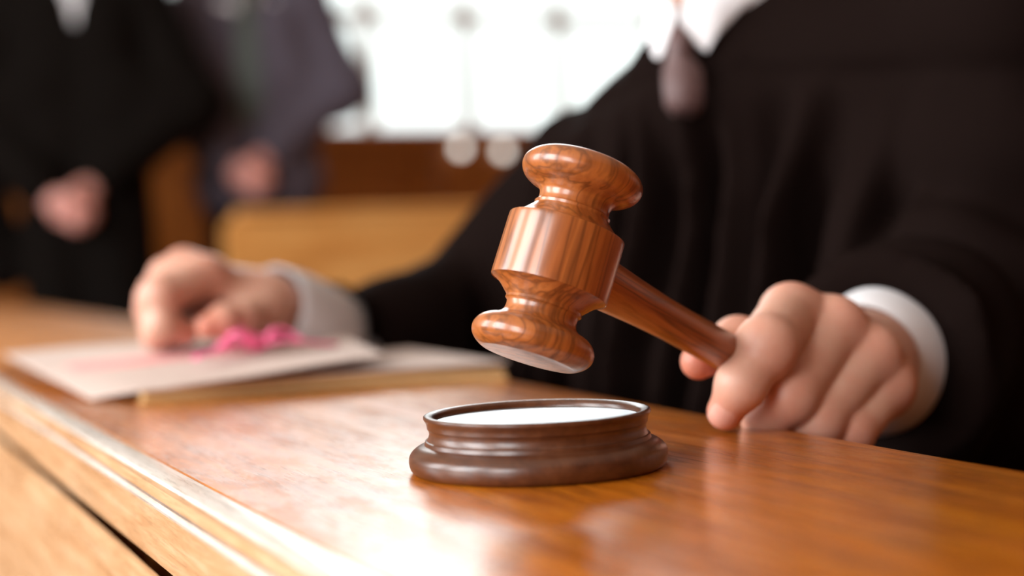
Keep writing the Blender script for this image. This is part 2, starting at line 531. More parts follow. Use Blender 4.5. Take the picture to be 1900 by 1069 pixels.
# wood panelling: rails, stiles and raised panels, each piece its own
px = X0
while px < X1 - 0.05:
    box('stile', px, min(px + 0.12, X1), Y1 - 0.035, Y1, 0.0, SILL - 0.05, M['panel'], wall_back, 0.004)
    if px + 0.12 < X1:
        e = min(px + 0.70, X1)
        box('panel', px + 0.12, e, Y1 - 0.020, Y1, 0.15, SILL - 0.15, M['panel'], wall_back, 0.008)
        box('rail', px + 0.12, e, Y1 - 0.035, Y1, SILL - 0.15, SILL - 0.05, M['panel'], wall_back, 0.004)
        box('rail', px + 0.12, e, Y1 - 0.035, Y1, 0.0, 0.15, M['panel'], wall_back, 0.004)
    px += 0.70
box('dado_cap', X0, X1, Y1 - 0.06, Y1 + 0.005, SILL - 0.05, SILL, M['panel'], wall_back, 0.006)


def window(name, axis, a0, a1, z0, z1, w0, w1, nx, zs, bar=0.028):
    """frame, bars and panes of a window in the plane axis = w0..w1"""
    root = tag(empty(name), kind='structure')
    def bx(nm, p0, p1, q0, q1, d0, d1, mat):
        if axis == 'y': return box(nm, p0, p1, d0, d1, q0, q1, mat, root, 0.003 if nm != 'pane' else 0)
        return box(nm, d0, d1, p0, p1, q0, q1, mat, root, 0.003 if nm != 'pane' else 0)
    fw = 0.05
    bx('window_frame', a0, a0 + fw, z0, z1, w0, w1, M['paint']); bx('window_frame', a1 - fw, a1, z0, z1, w0, w1, M['paint'])
    bx('window_frame', a0 + fw, a1 - fw, z1 - fw, z1, w0, w1, M['paint'])
    bx('window_sill', a0 + fw, a1 - fw, z0, z0 + 0.012, w0, w1, M['panel'])
    xs = [a0 + fw + (a1 - a0 - 2 * fw) * i / nx for i in range(nx + 1)]
    c0, c1 = w0 + 0.02, w1 - 0.02
    for x in xs[1:-1]: bx('glazing_bar', x - bar / 2, x + bar / 2, z0 + 0.012, z1 - fw, c0, c1, M['paint'])
    zz = [z0 + 0.012] + list(zs) + [z1 - fw]
    for z in zs: bx('glazing_bar', a0 + fw, a1 - fw, z - bar / 2, z + bar / 2, c0 + 0.004, c1 - 0.004, M['paint'])
    mid = (w0 + w1) / 2
    for i in range(nx):
        for j in range(len(zz) - 1):
            bx('pane', xs[i] + bar / 2, xs[i + 1] - bar / 2, zz[j] + bar / 2, zz[j + 1] - bar / 2, mid - 0.002, mid + 0.002, M['glass'])
    return root


window('window_1', 'y', WX0, WX1, SILL, WZ1, Y1 + 0.05, Y1 + 0.11, 5, (1.79, 2.27, 2.75), 0.062)
wl_ = MB()
spans = [(-1.9, -0.5), (0.2, 1.6), (2.3, 3.7)]
ya = Y0
for s0, s1 in spans:
    wl_.box(X0 - 0.2, X0, ya, s0, 0, ZC)
    wl_.box(X0 - 0.2, X0, s0, s1, 0, 0.9); wl_.box(X0 - 0.2, X0, s0, s1, 3.1, ZC)
    ya = s1
wl_.box(X0 - 0.2, X0, ya, Y1 + 0.2, 0, ZC)
tag(wl_.build('wall_left', M['plaster']), kind='structure')
for i, (s0, s1) in enumerate(spans):
    window('window_%d' % (i + 2), 'x', s0, s1, 0.9, 3.1, X0 - 0.15, X0 - 0.09, 3, (1.63, 2.36))

# ------------------------------------------------------------------ the judge's bench
ST = [(-0.7, 0.1330, 0.372), (0.20, 0.1275, 0.412), (0.46, 0.1240, 0.422), (1.0, 0.1170, 0.4425), (1.4, 0.1103, 0.4490), (2.4, 0.0975, 0.464), (3.6, 0.0845, 0.462), (5.83, 0.060, 0.455)]
bench = tag(empty('judge_bench', (0.28, 1.2, 0.0)), 'long polished honey-brown oak bench top with moulded front edge, under the gavel block', 'bench')


def loft_y(name, near, far, mat, sharp=35):
    """profile made of near-edge (offset, z) and far-edge (offset, z) points, swept along the bench"""
    v, f = [], []
    n = len(near) + len(far)
    for y, xn, xf in ST:
        for dx, z in near: v.append((xn + dx, y, z))
        for dx, z in far: v.append((xf + dx, y, z))
    for i in range(len(ST) - 1):
        for k in range(n):
            k2 = (k + 1) % n
            f.append((i * n + k, i * n + k2, (i + 1) * n + k2, (i + 1) * n + k))
    f.append(tuple(range(n))); f.append(tuple((len(ST) - 1) * n + k for k in range(n))[::-1])
    o = mesh_obj(name, v, f, mat, None, True, sharp)
    import bmesh
    bm = bmesh.new(); bm.from_mesh(o.data)
    bmesh.ops.recalc_face_normals(bm, faces=bm.faces); bm.to_mesh(o.data); bm.free()
    o.parent = bench
    o.matrix_parent_inverse = Matrix.Translation(bench.location).inverted()
    return o


ST_ALL = ST
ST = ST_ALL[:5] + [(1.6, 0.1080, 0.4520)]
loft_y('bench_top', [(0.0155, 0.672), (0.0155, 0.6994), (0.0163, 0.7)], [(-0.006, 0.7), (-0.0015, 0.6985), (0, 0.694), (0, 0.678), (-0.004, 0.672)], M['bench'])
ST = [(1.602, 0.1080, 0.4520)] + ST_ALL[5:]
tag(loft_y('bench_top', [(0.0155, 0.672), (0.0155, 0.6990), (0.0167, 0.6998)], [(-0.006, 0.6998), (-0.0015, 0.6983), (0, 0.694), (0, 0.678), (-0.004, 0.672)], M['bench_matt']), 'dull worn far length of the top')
ST = ST_ALL
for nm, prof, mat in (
    ('edge_strip', [(0.004, 0.6936), (0.0036, 0.6965), (0.0046, 0.6984), (0.0075, 0.6994), (0.015, 0.6998), (0.015, 0.6936)], 'edge_glare'),
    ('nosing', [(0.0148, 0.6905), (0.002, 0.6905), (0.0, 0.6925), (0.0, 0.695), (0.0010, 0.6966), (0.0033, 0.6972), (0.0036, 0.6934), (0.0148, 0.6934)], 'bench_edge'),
    ('bead_moulding', [(0.0148, 0.6858), (0.0022, 0.6858), (0.0006, 0.6868), (0.0004, 0.6880), (0.0020, 0.6894), (0.0148, 0.6894)], 'edge_glare'),
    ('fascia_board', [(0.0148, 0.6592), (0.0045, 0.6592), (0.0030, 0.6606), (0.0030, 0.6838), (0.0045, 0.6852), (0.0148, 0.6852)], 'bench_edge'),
):
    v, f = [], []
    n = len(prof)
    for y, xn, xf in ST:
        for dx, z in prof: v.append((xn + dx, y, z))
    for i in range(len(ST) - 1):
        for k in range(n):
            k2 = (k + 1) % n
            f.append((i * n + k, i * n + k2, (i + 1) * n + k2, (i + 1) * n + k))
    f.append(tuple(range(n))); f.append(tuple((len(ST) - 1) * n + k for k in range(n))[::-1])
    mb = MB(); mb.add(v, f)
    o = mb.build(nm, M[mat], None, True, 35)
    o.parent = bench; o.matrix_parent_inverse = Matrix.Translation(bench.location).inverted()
loft_y('carcass', [(0.062, 0.0), (0.062, 0.672)], [(-0.03, 0.672), (-0.03, 0.0)], M['panel'])
# front boards under the shadow gap
for i in range(len(ST) - 1):
    (ya, xa, _), (yb, xb, _) = ST[i], ST[i + 1]
    prof = [(0.0100, 0.6478), (0.0096, 0.6480), (0.0078, 0.6470), (0.0066, 0.644), (0.0060, 0.640), (0.0060, 0.06), (0.0100, 0.06)]
    v = [(xa + dx, ya, z) for dx, z in prof] + [(xb + dx, yb - 0.002, z) for dx, z in prof]
    n = len(prof)
    f = [(k, (k + 1) % n, n + (k + 1) % n, n + k) for k in range(n)] + [tuple(range(n)), tuple(range(n, 2 * n))[::-1]]
    mb = MB(); mb.add(v, f)
    o = mb.build('front_board', M['bench_edge'], None, True, 35)
    o.parent = bench; o.matrix_parent_inverse = Matrix.Translation(bench.location).inverted()

# ------------------------------------------------------------------ sound block
BC = (0.2711, 0.5881, 0.7)
blk = tag(empty('sound_block', BC), 'round dark walnut sound block with stepped rim on the bench, below the gavel', 'sound block')
prof = smooth_profile([(0, 0, 1), (0.0530, 0.0, 1), (0.0548, 0.0016), (0.0557, 0.0050), (0.0550, 0.0082), (0.0522, 0.0108), (0.0488, 0.0122, 1), (0.0484, 0.0138, 1), (0.0476, 0.0141, 1), (0.0470, 0.0152), (0.0466, 0.0170), (0.0470, 0.0186, 1), (0.0474, 0.0190, 1), (0.0478, 0.0212), (0.0489, 0.0232, 1),
                       (0.0488, 0.0242), (0.0478, 0.0247), (0.0462, 0.0245), (0.0446, 0.0236), (0.0438, 0.0222, 1), (0.0436, 0.0185, 1), (0, 0.0185, 1)], 5)
v, f = lathe(prof, 128)
mesh_obj('block_base', v, f, M['block'], blk, True, 40)
v, f = lathe([(0, 0.0186), (0.0434, 0.0186)] + [(0.0434 * k / 10, 0.0209 + 0.0009 * (k / 10) ** 2) for k in range(10, -1, -1)], 96)
tag(mesh_obj('striking_plate', v, f, M['plate'], blk, True, 40), 'pale shiny recessed top plate')

# ------------------------------------------------------------------ gavel
GC = Vector((0.2829, 0.5857, 0.7894))
GA = Vector((0.3776, 0.0477, 0.9250)).normalized()
GH = (Vector((0.3981, 0.6386, 0.7398)) - GC)
GH = (GH - GA * GH.dot(GA)).normalized()
gav = empty('gavel', GC)
tag(gav, 'glossy red-brown wooden gavel with turned head, held tilted above the sound block', 'gavel')
Rm = Matrix((GH, GA.cross(GH), GA)).transposed()
gav.rotation_euler = Rm.to_euler()
G = 1.0
half = [(0.0259, 0.0, 1), (0.0259, 0.0128), (0.0255, 0.0138, 1), (0.0246, 0.0142, 1), (0.0215, 0.0162), (0.0178, 0.0198), (0.0168, 0.0210, 1), (0.0170, 0.0222, 1), (0.0160, 0.0232), (0.0158, 0.0262), (0.0166, 0.0290), (0.0190, 0.0312), (0.0225, 0.0328), (0.0252, 0.0352),
        (0.0268, 0.0385), (0.0270, 0.0415), (0.0262, 0.0442), (0.0242, 0.0468), (0.0218, 0.0486, 1), (0.0208, 0.0491, 1), (0.0110, 0.0494), (0.0, 0.0495)]
half = [(p[0], p[1] if p[1] < 0.0247 else 0.0243 + (p[1] - 0.0247) * 0.85, *p[2:]) for p in half]
hp = smooth_profile(half, 6)
full = [(r, -z) for r, z in hp[::-1]] + hp[1:]
v, f = lathe(full, 112)
mesh_obj('gavel_head', v, f, M['gavel'], gav, True, 40)
hprof = smooth_profile([(0.0, 0.015, 1), (0.0118, 0.015, 1), (0.0118, 0.026), (0.0116, 0.034), (0.0102, 0.060), (0.0094, 0.090), (0.0096, 0.125), (0.0102, 0.155), (0.0108, 0.185), (0.0100, 0.198), (0.0070, 0.205), (0.0, 0.207)], 6)
v, f = lathe(hprof, 48)
hnd = mesh_obj('handle', v, f, M['gavel'], gav, True, 50)
hnd.rotation_euler = (0, math.radians(90), 0)

# ------------------------------------------------------------------ hands
def chain(fd, pts, rad, k):
    for (a, b), (ra, rb) in zip(zip(pts[:-1], pts[1:]), zip(rad[:-1], rad[1:])):
        fd.cone(a, b, ra, rb, k)


def build_hand(wrist, mcp, fingers, thumb, h, arm, wr=0.027, frad=None, pad=True, nails=True, scale=1.0):
    """wrist point, four knuckle points, finger chains PIP-DIP-tip, thumb chain CMC-MCP-IP-tip, a point up the forearm"""
    allp = np.array([wrist, arm, *mcp, *[p for c in fingers for p in c], *thumb])
    lo, hi = allp.min(0) - 0.035 * scale, allp.max(0) + 0.035 * scale
    base = Field(lo, hi, h)
    frad = frad or [(0.0126, 0.0120, 0.0108, 0.0092), (0.0124, 0.0114, 0.0100, 0.0086), (0.0118, 0.0108, 0.0094, 0.0080), (0.0106, 0.0094, 0.0082, 0.0070)]
    s = scale
    base.cone(arm, wrist, wr * s * 1.08, wr * s * 0.93, 0.01)
    w = np.array(wrist)
    for i, m in enumerate(mcp):
        m = np.array(m)
        base.cone(w + (m - w) * 0.12, m, 0.0175 * s, frad[i][0] * s * 1.0, 0.020 * s)
    for i in range(3):
        a, b = np.array(mcp[i]), np.array(mcp[i + 1])
        base.cone(a + (w - a) * 0.12, b + (w - b) * 0.12, 0.0108 * s, 0.0105 * s, 0.012 * s)
    # palm flesh towards the thumb
    th = [np.array(t) for t in thumb]
    base.cone(th[0], th[1], 0.0165 * s, 0.0140 * s, 0.022 * s)
    if pad:
        base.cone(w + (np.array(mcp[3]) - w) * 0.25, np.array(mcp[3]) * 0.75 + w * 0.25, 0.0175 * s, 0.015 * s, 0.02 * s)
    digits = base.like()
    reds, nail = [], []
    for i, c in enumerate(fingers):
        fd = base.like()
        pts = [np.array(mcp[i])] + [np.array(p) for p in c]
        r = [q * s for q in frad[i]]
        chain(fd, pts, r, 0.005 * s)
        fd.cone(pts[0], pts[1], r[0] * 1.02, r[1] * 1.02, 0.012 * s)
        # knuckle swellings
        fd.ell(pts[1], (r[1] * 1.03,) * 3, None, 0.008 * s)
        fd.ell(pts[2], (r[2] * 0.99,) * 3, None, 0.008 * s)
        digits.join(fd, 0.0016 * s)
        reds += [(pts[1], 0.010 * s, 0.8), (pts[0], 0.012 * s, 0.75), (pts[3], 0.010 * s, 0.7)]
        if nails:
            d3 = pts[3] - pts[2]; d3 /= np.linalg.norm(d3)
            d2 = pts[1] - pts[0]; d2 /= np.linalg.norm(d2)
            out = d2 - d3 * (d2 @ d3)
            mid = pts[2] - pts[1]; mid /= np.linalg.norm(mid)
            out = (mid - d3 * (mid @ d3)) * 0.6 + out * 0.4
            if np.linalg.norm(out) > 0.05:
                out /= np.linalg.norm(out)
                nail.append((pts[3] + out * r[3] * 0.95 + d3 * r[3] * 0.25, d3, out, r[3]))
    base.join(digits, 0.009 * s)
    for i, m in enumerate(mcp):                         # knuckle heads stand proud
        m = np.array(m); v0 = (m - w) / np.linalg.norm(m - w); v1 = np.array(fingers[i][0]) - m; v1 /= np.linalg.norm(v1)
        dor = v0 - v1; dor /= max(np.linalg.norm(dor), 1e-3)
        if i: base.ell(m + dor * 0.0042 * s, (frad[i][0] * s * 0.98,) * 3, None, 0.0055 * s)
    t = base.like()
    chain(t, th[1:], (0.0135 * s, 0.0118 * s, 0.0092 * s), 0.005 * s)
    t.ell(th[2], (0.0124 * s,) * 3, None, 0.005 * s)
    tip = th[3] + (th[3] - th[2]) * 0.15
    base.join(t, 0.0035 * s)
    reds += [(th[3], 0.012 * s, 0.8), (th[2], 0.011 * s, 0.4)]
    V, Q = base.mesh(2)
    red = np.zeros(len(V)); nl = np.zeros(len(V))
    for p, rr, a in reds:
        d = np.linalg.norm(V - p, axis=1)
        red = np.maximum(red, a * np.exp(-np.maximum(d - rr * 0.6, 0) ** 2 / (2 * (rr * 0.55) ** 2)))
    for p, d3, out, r in nail:
        q = V - p; side = np.cross(d3, out)
        u, w_, o = q @ d3, q @ side, q @ out
        mk = ((u / (r * 0.85)) ** 4 + (w_ / (r * 0.72)) ** 4 < 1) & (np.abs(o) < r * 0.9)
        nl[mk] = 0.5
    tint = np.stack([red * 1.0, nl, np.zeros(len(V)), np.ones(len(V))], 1)
    return V, Q, tint


def head_and_neck(org, fwd, h=0.0035, neck_len=0.20, neck_back=0.03):
    """head looking along fwd, origin between the ears; returns mesh, tint and the local frame"""
    f_ = np.array(fwd, float); f_ /= np.linalg.norm(f_)
    l_ = np.cross((0, 0, 1), f_); l_ /= np.linalg.norm(l_)
    u_ = np.cross(f_, l_)
    R = np.stack([f_, l_, u_], 1)
    o = np.array(org, float)
    T = lambda x, y, z: o + R @ np.array((x, y, z), float)
    fd = Field(o - (0.17, 0.17, neck_len + 0.05), o + (0.17, 0.17, 0.16), h)
    fd.ell(T(-0.012, 0, 0.032), (0.100, 0.077, 0.098), R)
    fd.cone(T(0.005, 0, -0.03), T(0.058, 0, -0.088), 0.066, 0.030, 0.03)
    for sd in (-1, 1):
        fd.cone(T(0.0, sd * 0.045, -0.02), T(0.045, sd * 0.022, -0.082), 0.028, 0.024, 0.02)
        fd.ell(T(0.060, sd * 0.040, -0.020), (0.024, 0.022, 0.022), R, 0.02)
    fd.cone(T(0.080, -0.034, 0.034), T(0.080, 0.034, 0.034), 0.012, 0.012, 0.014)
    for sd in (-1, 1):
        fd.ell(T(0.099, sd * 0.032, 0.011), (0.015, 0.016, 0.008), R, 0.007, True)
        fd.ell(T(0.0755, sd * 0.032, 0.011), (0.0122, 0.0125, 0.0122), R, 0.0005)
        fd.cone(T(0.083, sd * 0.020, 0.0185), T(0.081, sd * 0.045, 0.0175), 0.0045, 0.0040, 0.006)
        fd.cone(T(0.082, sd * 0.021, 0.0035), T(0.080, sd * 0.045, 0.0045), 0.0040, 0.0035, 0.006)
        fd.ell(T(-0.008, sd * 0.080, 0.0), (0.019, 0.009, 0.032), R, 0.004)
    fd.cone(T(0.088, 0, 0.022), T(0.110, 0, -0.022), 0.007, 0.011, 0.010)
    for sd in (-1, 1): fd.ell(T(0.100, sd * 0.010, -0.026), (0.010, 0.008, 0.007), R, 0.005)
    for sd in (-1, 1):
        fd.cone(T(0.0855, 0, -0.0530), T(0.0790, sd * 0.022, -0.0560), 0.0065, 0.0035, 0.008)
        fd.cone(T(0.0840, 0, -0.0635), T(0.0780, sd * 0.020, -0.0600), 0.0072, 0.0035, 0.008)
        fd.cone(T(0.0930, 0, -0.0580), T(0.0840, sd * 0.023, -0.0580), 0.0020, 0.0020, 0.003, True)
    fd.cone(T(-0.010, 0, -0.05), T(-neck_back, 0, -neck_len), 0.054, 0.056, 0.025)
    V, Q = fd.mesh(1)
    tint = np.zeros((len(V), 4)); tint[:, 3] = 1
    tint[np.linalg.norm(V - T(0.088, 0, -0.058), axis=1) < 0.020, 0] = 0.40
    for sd in (-1, 1):
        tint[np.linalg.norm((V - T(0.0865, sd * 0.032, 0.011)) @ R * np.array((0.6, 0.8, 1.7)), axis=1) < 0.0088, 2] = 1.0
        tint[np.linalg.norm(V - T(0.088, sd * 0.031, 0.011), axis=1) < 0.0048, 3] = 0.0
        bw = (V - T(0.086, sd * 0.034, 0.036)) @ R
        tint[(np.abs(bw[:, 1]) < 0.018) & (np.abs(bw[:, 2] + np.abs(bw[:, 1]) * 0.15) < 0.0042) & (np.abs(bw[:, 0]) < 0.025), 3] = 0.25
    hf = Field(o - (0.17, 0.17, 0.12), o + (0.17, 0.17, 0.17), 0.005)
    hf.ell(T(-0.016, 0, 0.040), (0.106, 0.084, 0.102), R)
    hf.ell(T(0.115, 0, -0.005), (0.100, 0.12, 0.085), R, 0.02, True)
    hf.ell(T(0.02, 0, -0.10), (0.15, 0.15, 0.095), R, 0.01, True)
    return (V, Q, tint), hf.mesh(2), R, T


# ------------------------------------------------------------------ the judge
NECK = np.array((0.6663, 1.0498, 0.9813))
SR, SL_ = np.array((0.6477, 1.2681, 0.8531)), np.array((0.765, 0.835, 0.93))       # right, left shoulder
JF = np.array((-0.96, -0.28, 0.0)); JF /= np.linalg.norm(JF)                     # where the chest faces
JS = np.array((-JF[1], JF[0], 0.0))                                              # towards the judge's left
WL, EL = np.array((0.5347, 0.7082, 0.7218)), np.array((0.7363, 0.8466, 0.6942))
WR, ER = np.array((0.3170, 1.1882, 0.7538)), np.array((0.5077, 1.3251, 0.6573))


def judge_robe_field(h):
    fd = Field((0.20, 0.55, 0.01), (1.14, 1.66, 1.12), h)
    bk = 0.075                                                 # the trunk lies behind the collar
    ctr = (SR + SL_) / 2
    ch = ctr - JF * 0.02; ch[2] = 0.835
    fd.cone(ch + JS * 0.10, ch - JS * 0.08, 0.118, 0.108, 0.04)
    be = ctr + JF * 0.01; be[2] = 0.66
    fd.cone(be + JS * 0.09, be - JS * 0.09, 0.135, 0.135, 0.10)
    hp_ = ctr - JF * 0.02; hp_[2] = 0.42
    fd.cone(hp_ + JS * 0.12, hp_ - JS * 0.12, 0.16, 0.16, 0.12)
    fl = ctr - JF * 0.02; fl[2] = 0.17
    fd.cone(fl + JS * 0.13, fl - JS * 0.13, 0.165, 0.165, 0.12)
    nb = NECK - np.array((0, 0, 0.072))
    fd.cone(nb, SR, 0.075, 0.058, 0.05); fd.cone(nb, SL_, 0.072, 0.060, 0.03)
    fd.cone(nb, ch, 0.060, 0.105, 0.04)
    fd.cone((0.7079, 1.0306, 0.9554), SL_, 0.050, 0.058, 0.03)
    # displacement: yoke seam and gathered pleats on the front, before the sleeves are added
    X, Y, Z = fd.grid()
    s = (X - ctr[0]) * JS[0] + (Y - ctr[1]) * JS[1]
    fr = np.clip(((X - ctr[0]) * JF[0] + (Y - ctr[1]) * JF[1]) / 0.05, 0, 1)
    zy = 0.925 - 0.10 * np.abs(s) ** 1.0
    low = np.clip((zy - Z) / 0.10, 0, 1)
    ph = s * (1.0 + 0.35 * (0.93 - Z)) + 0.006 * np.sin(Z * 21 + s * 30)
    pl = np.sin(ph * 2 * math.pi / 0.050) + 0.55 * np.sin(ph * 2 * math.pi / 0.031 + 1.3 + Z * 3)
    pl = np.sign(pl) * np.abs(pl) ** 0.7
    fd.F -= (0.020 * pl * low * fr).astype(np.float32)
    seam = np.exp(-((Z - zy) / 0.006) ** 2) * fr
    fd.F += (0.006 * seam).astype(np.float32)
    return fd


def sleeve_field(fd, S, E, W, r0, r1, r2, seed, end, extra=(), hollow=0.06):
    """wide sleeve from shoulder to just short of the wrist, open at its end, with folds around it"""
    g = fd.like()
    ax = (W - E) / np.linalg.norm(W - E)
    tip = W - ax * end
    g.cone(S, E, r0, r1, 0.03)
    g.cone(E, tip, r1 * 0.96, r2, 0.05)
    X, Y, Z = fd.grid()
    rng = np.random.RandomState(seed)
    d1 = rng.normal(size=3); d2 = rng.normal(size=3)
    t = (X - E[0]) * ax[0] + (Y - E[1]) * ax[1] + (Z - E[2]) * ax[2]
    q = np.sin(t * 75 + 2.2 * np.sin((X * d1[0] + Y * d1[1] + Z * d1[2]) * 14)) + 0.6 * np.sin(t * 38 + (X * d2[0] + Y * d2[1] + Z * d2[2]) * 34)
    g.F -= (0.0058 * q).astype(np.float32)
    # trim flat and hollow the end
    cut = (X - tip[0]) * ax[0] + (Y - tip[1]) * ax[1] + (Z - tip[2]) * ax[2] - 0.010
    g.F = np.maximum(g.F, cut.astype(np.float32))
    for a_, b_, ra_, rb_ in extra: g.cone(a_, b_, ra_, rb_, 0.03)
    fd.join(g, 0.025)
    fd.cone(tip - ax * hollow, tip + ax * 0.08, r2 - 0.010, r2 - 0.005, 0.0, True)
    return fd


rf = judge_robe_field(0.0055)
sleeve_field(rf, SR, ER, WR, 0.060, 0.070, 0.052, 3, 0.075, [((0.4495, 1.2655, 0.7333), (0.5444, 1.3112, 0.7470), 0.040, 0.048), ((0.5444, 1.3112, 0.7470), SR, 0.048, 0.058), ((0.4600, 1.2605, 0.7233), (0.5082, 1.3251, 0.6674), 0.045, 0.06)])
sleeve_field(rf, SL_, EL, WL, 0.064, 0.086, 0.070, 5, 0.025, (), -0.045)
robe_V, robe_Q = rf.mesh(2)

# left hand round the gavel handle
lh = build_hand(WL, [(0.4546, 0.6638, 0.7549), (0.4765, 0.6559, 0.7454), (0.4937, 0.6501, 0.7303), (0.5027, 0.6500, 0.7126)],
                [[(0.4153, 0.6283, 0.7411), (0.3998, 0.6271, 0.7244), (0.3957, 0.6362, 0.7103)],
                 [(0.4312, 0.6337, 0.7155), (0.4235, 0.6434, 0.7044), (0.4321, 0.6625, 0.7030)],
                 [(0.4481, 0.6345, 0.7013), (0.4460, 0.6506, 0.6950), (0.4518, 0.6646, 0.7003)],
                 [(0.4669, 0.6347, 0.6931), (0.4646, 0.6488, 0.6902), (0.4681, 0.6605, 0.6951)]],
                [(0.5075, 0.6939, 0.7189), (0.4619, 0.6886, 0.7394), (0.4275, 0.6733, 0.7415), (0.3940, 0.6573, 0.7341)],
                0.0010, WL + (EL - WL) * 0.32)
# right fist on the papers, thumb side towards the camera
rh = build_hand(WR, [(0.2600, 1.1706, 0.7845), (0.2498, 1.1971, 0.7893), (0.2412, 1.2194, 0.7832), (0.2358, 1.2390, 0.7712)],
                [[(0.2217, 1.1522, 0.7706), (0.2201, 1.1457, 0.7476), (0.2393, 1.1512, 0.7410)],
                 [(0.2222, 1.1771, 0.7674), (0.2206, 1.1705, 0.7414), (0.2400, 1.1750, 0.7385)],
                 [(0.2245, 1.1999, 0.7598), (0.2246, 1.1927, 0.7379), (0.2417, 1.1939, 0.7368)],
                 [(0.2287, 1.2197, 0.7514), (0.2303, 1.2120, 0.7351), (0.2433, 1.2128, 0.7343)]],
                [(0.2992, 1.1631, 0.7489), (0.2816, 1.1436, 0.7495), (0.2648, 1.1346, 0.7486), (0.2516, 1.1316, 0.7458)],
                0.0014, WR + (ER - WR) * 0.3)

# trunk, arms and head of the body under the robe
bf = Field((0.30, 0.65, 0.05), (1.05, 1.58, 1.06), 0.008)
ctr = (SR + SL_) / 2
for z0, z1, r0_, r1_, w0_, w1_ in ((0.82, 0.62, 0.080, 0.100, 0.07, 0.07), (0.62, 0.30, 0.100, 0.12, 0.07, 0.08)):
    for sgn in (-1, 0, 1):
        a = ctr + JS * sgn * w0_ - JF * 0.045; a[2] = z0
        b = ctr + JS * sgn * w1_ - JF * 0.03; b[2] = z1
        bf.cone(a, b, r0_ * 0.9, r1_ * 0.9, 0.05)
nb = NECK - np.array((0, 0, 0.095))
for S, E, W in ((SR, ER, WR), (SL_, EL, WL)):
    bf.cone(nb, S, 0.040, 0.036, 0.02); bf.cone(S, E, 0.038, 0.036, 0.02); bf.cone(E, E + (W - E) * 0.8, 0.042, 0.029, 0.03)
bf.cone(nb - (0, 0, 0.05), nb + (0, 0, 0.09), 0.050, 0.050, 0.02)
bV, bQ = bf.mesh(1)
bt = np.zeros((len(bV), 4)); bt[:, 3] = 1
HC = NECK - JF * 0.015 + np.array((0, 0, 0.165))
(hV, hQ, ht), (hairV, hairQ), HR, HT = head_and_neck(HC, (-0.93, -0.30, -0.16), 0.0035, 0.19, 0.02)
V, Q = join_meshes([(bV, bQ), (hV, hQ), (lh[0], lh[1]), (rh[0], rh[1])])
judge = np_obj('person', V, Q, M['skin_l'], None, np.concatenate([bt, ht, lh[2], rh[2]]))
tag(judge, 'person in a black pleated robe, white collar and tie, gripping the gavel handle', 'person')
np_obj('robe', robe_V, robe_Q, M['robe'], judge)
np_obj('hair', hairV, hairQ, M['hair_grey'], judge)


def cuff(W, E, d0, d1, ra, rb, seed, parent, squash=0.9, tilt=(0, 0, 0)):
    """shirt cuff: a soft tube with thickness round the wrist"""
    ax = (E - W) / np.linalg.norm(E - W)
    u = np.cross(ax, (0, 0, 1)); u /= np.linalg.norm(u); w = np.cross(u, ax)
    rng = np.random.RandomState(seed); p1, p2 = rng.uniform(0, 6, 2)
    seg, v, f = 56, [], []
    prof = [(d1, rb * 0.80), (d0 + 0.010, ra * 0.93), (d0 + 0.001, ra * 0.945), (d0, ra * 0.97), (d0 + 0.001, ra * 0.995), (d0 + 0.012, ra * 0.7 + rb * 0.3), (d0 + 0.030, ra * 0.25 + rb * 0.75), (d0 + 0.055, rb), (d1, rb)]
    for d, r in prof:
        for k in range(seg):
            a = 2 * math.pi * k / seg
            rr = r * (1 + 0.018 * math.sin(2 * a + p1) + 0.010 * math.sin(5 * a + p2 + d * 60))
            dd = d + 0.004 * math.sin(a + p1)
            v.append(W + ax * dd + u * rr * math.cos(a) * squash + w * rr * math.sin(a))
    n = len(prof)
    for i in range(n - 1):
        for k in range(seg):
            k2 = (k + 1) % seg
            f.append((i * seg + k, i * seg + k2, (i + 1) * seg + k2, (i + 1) * seg + k))
    mb = MB(); mb.add(v, f)
    return mb.build('shirt_cuff', M['shirt'], parent, True, 60)


cuff(WL, EL, -0.004, 0.13, 0.0345, 0.0495, 1, judge)
cuff(WR, ER, -0.004, 0.16, 0.0365, 0.0425, 2, judge)

# shirt collar wings and tie, lying on the robe's front
def ribbon_sheet(name, rows, thick, mat, parent):
    """a sheet through rows of points, given thickness along its mean normal"""
    R_ = [[Vector(p) for p in r] for r in rows]
    nr, nc = len(R_), len(R_[0])
    v, f = [], []
    nrm = (R_[-1][0] - R_[0][0]).cross(R_[0][-1] - R_[0][0]).normalized()
    for sgn in (0, 1):
        for r in R_:
            for p in r: v.append(p + nrm * thick * sgn)
    o = nr * nc
    for i in range(nr - 1):
        for j in range(nc - 1):
            a = i * nc + j
            f.append((a, a + 1, a + nc + 1, a + nc)); f.append((o + a, o + a + nc, o + a + nc + 1, o + a + 1))
    rim = [j for j in range(nc)] + [i * nc + nc - 1 for i in range(1, nr)] + [(nr - 1) * nc + j for j in range(nc - 2, -1, -1)] + [i * nc for i in range(nr - 2, 0, -1)]
    for a, b in zip(rim, rim[1:] + rim[:1]): f.append((a, b, o + b, o + a))
    mb = MB(); mb.add(v, f)
    return mb.build(name, mat, parent, True, 50)


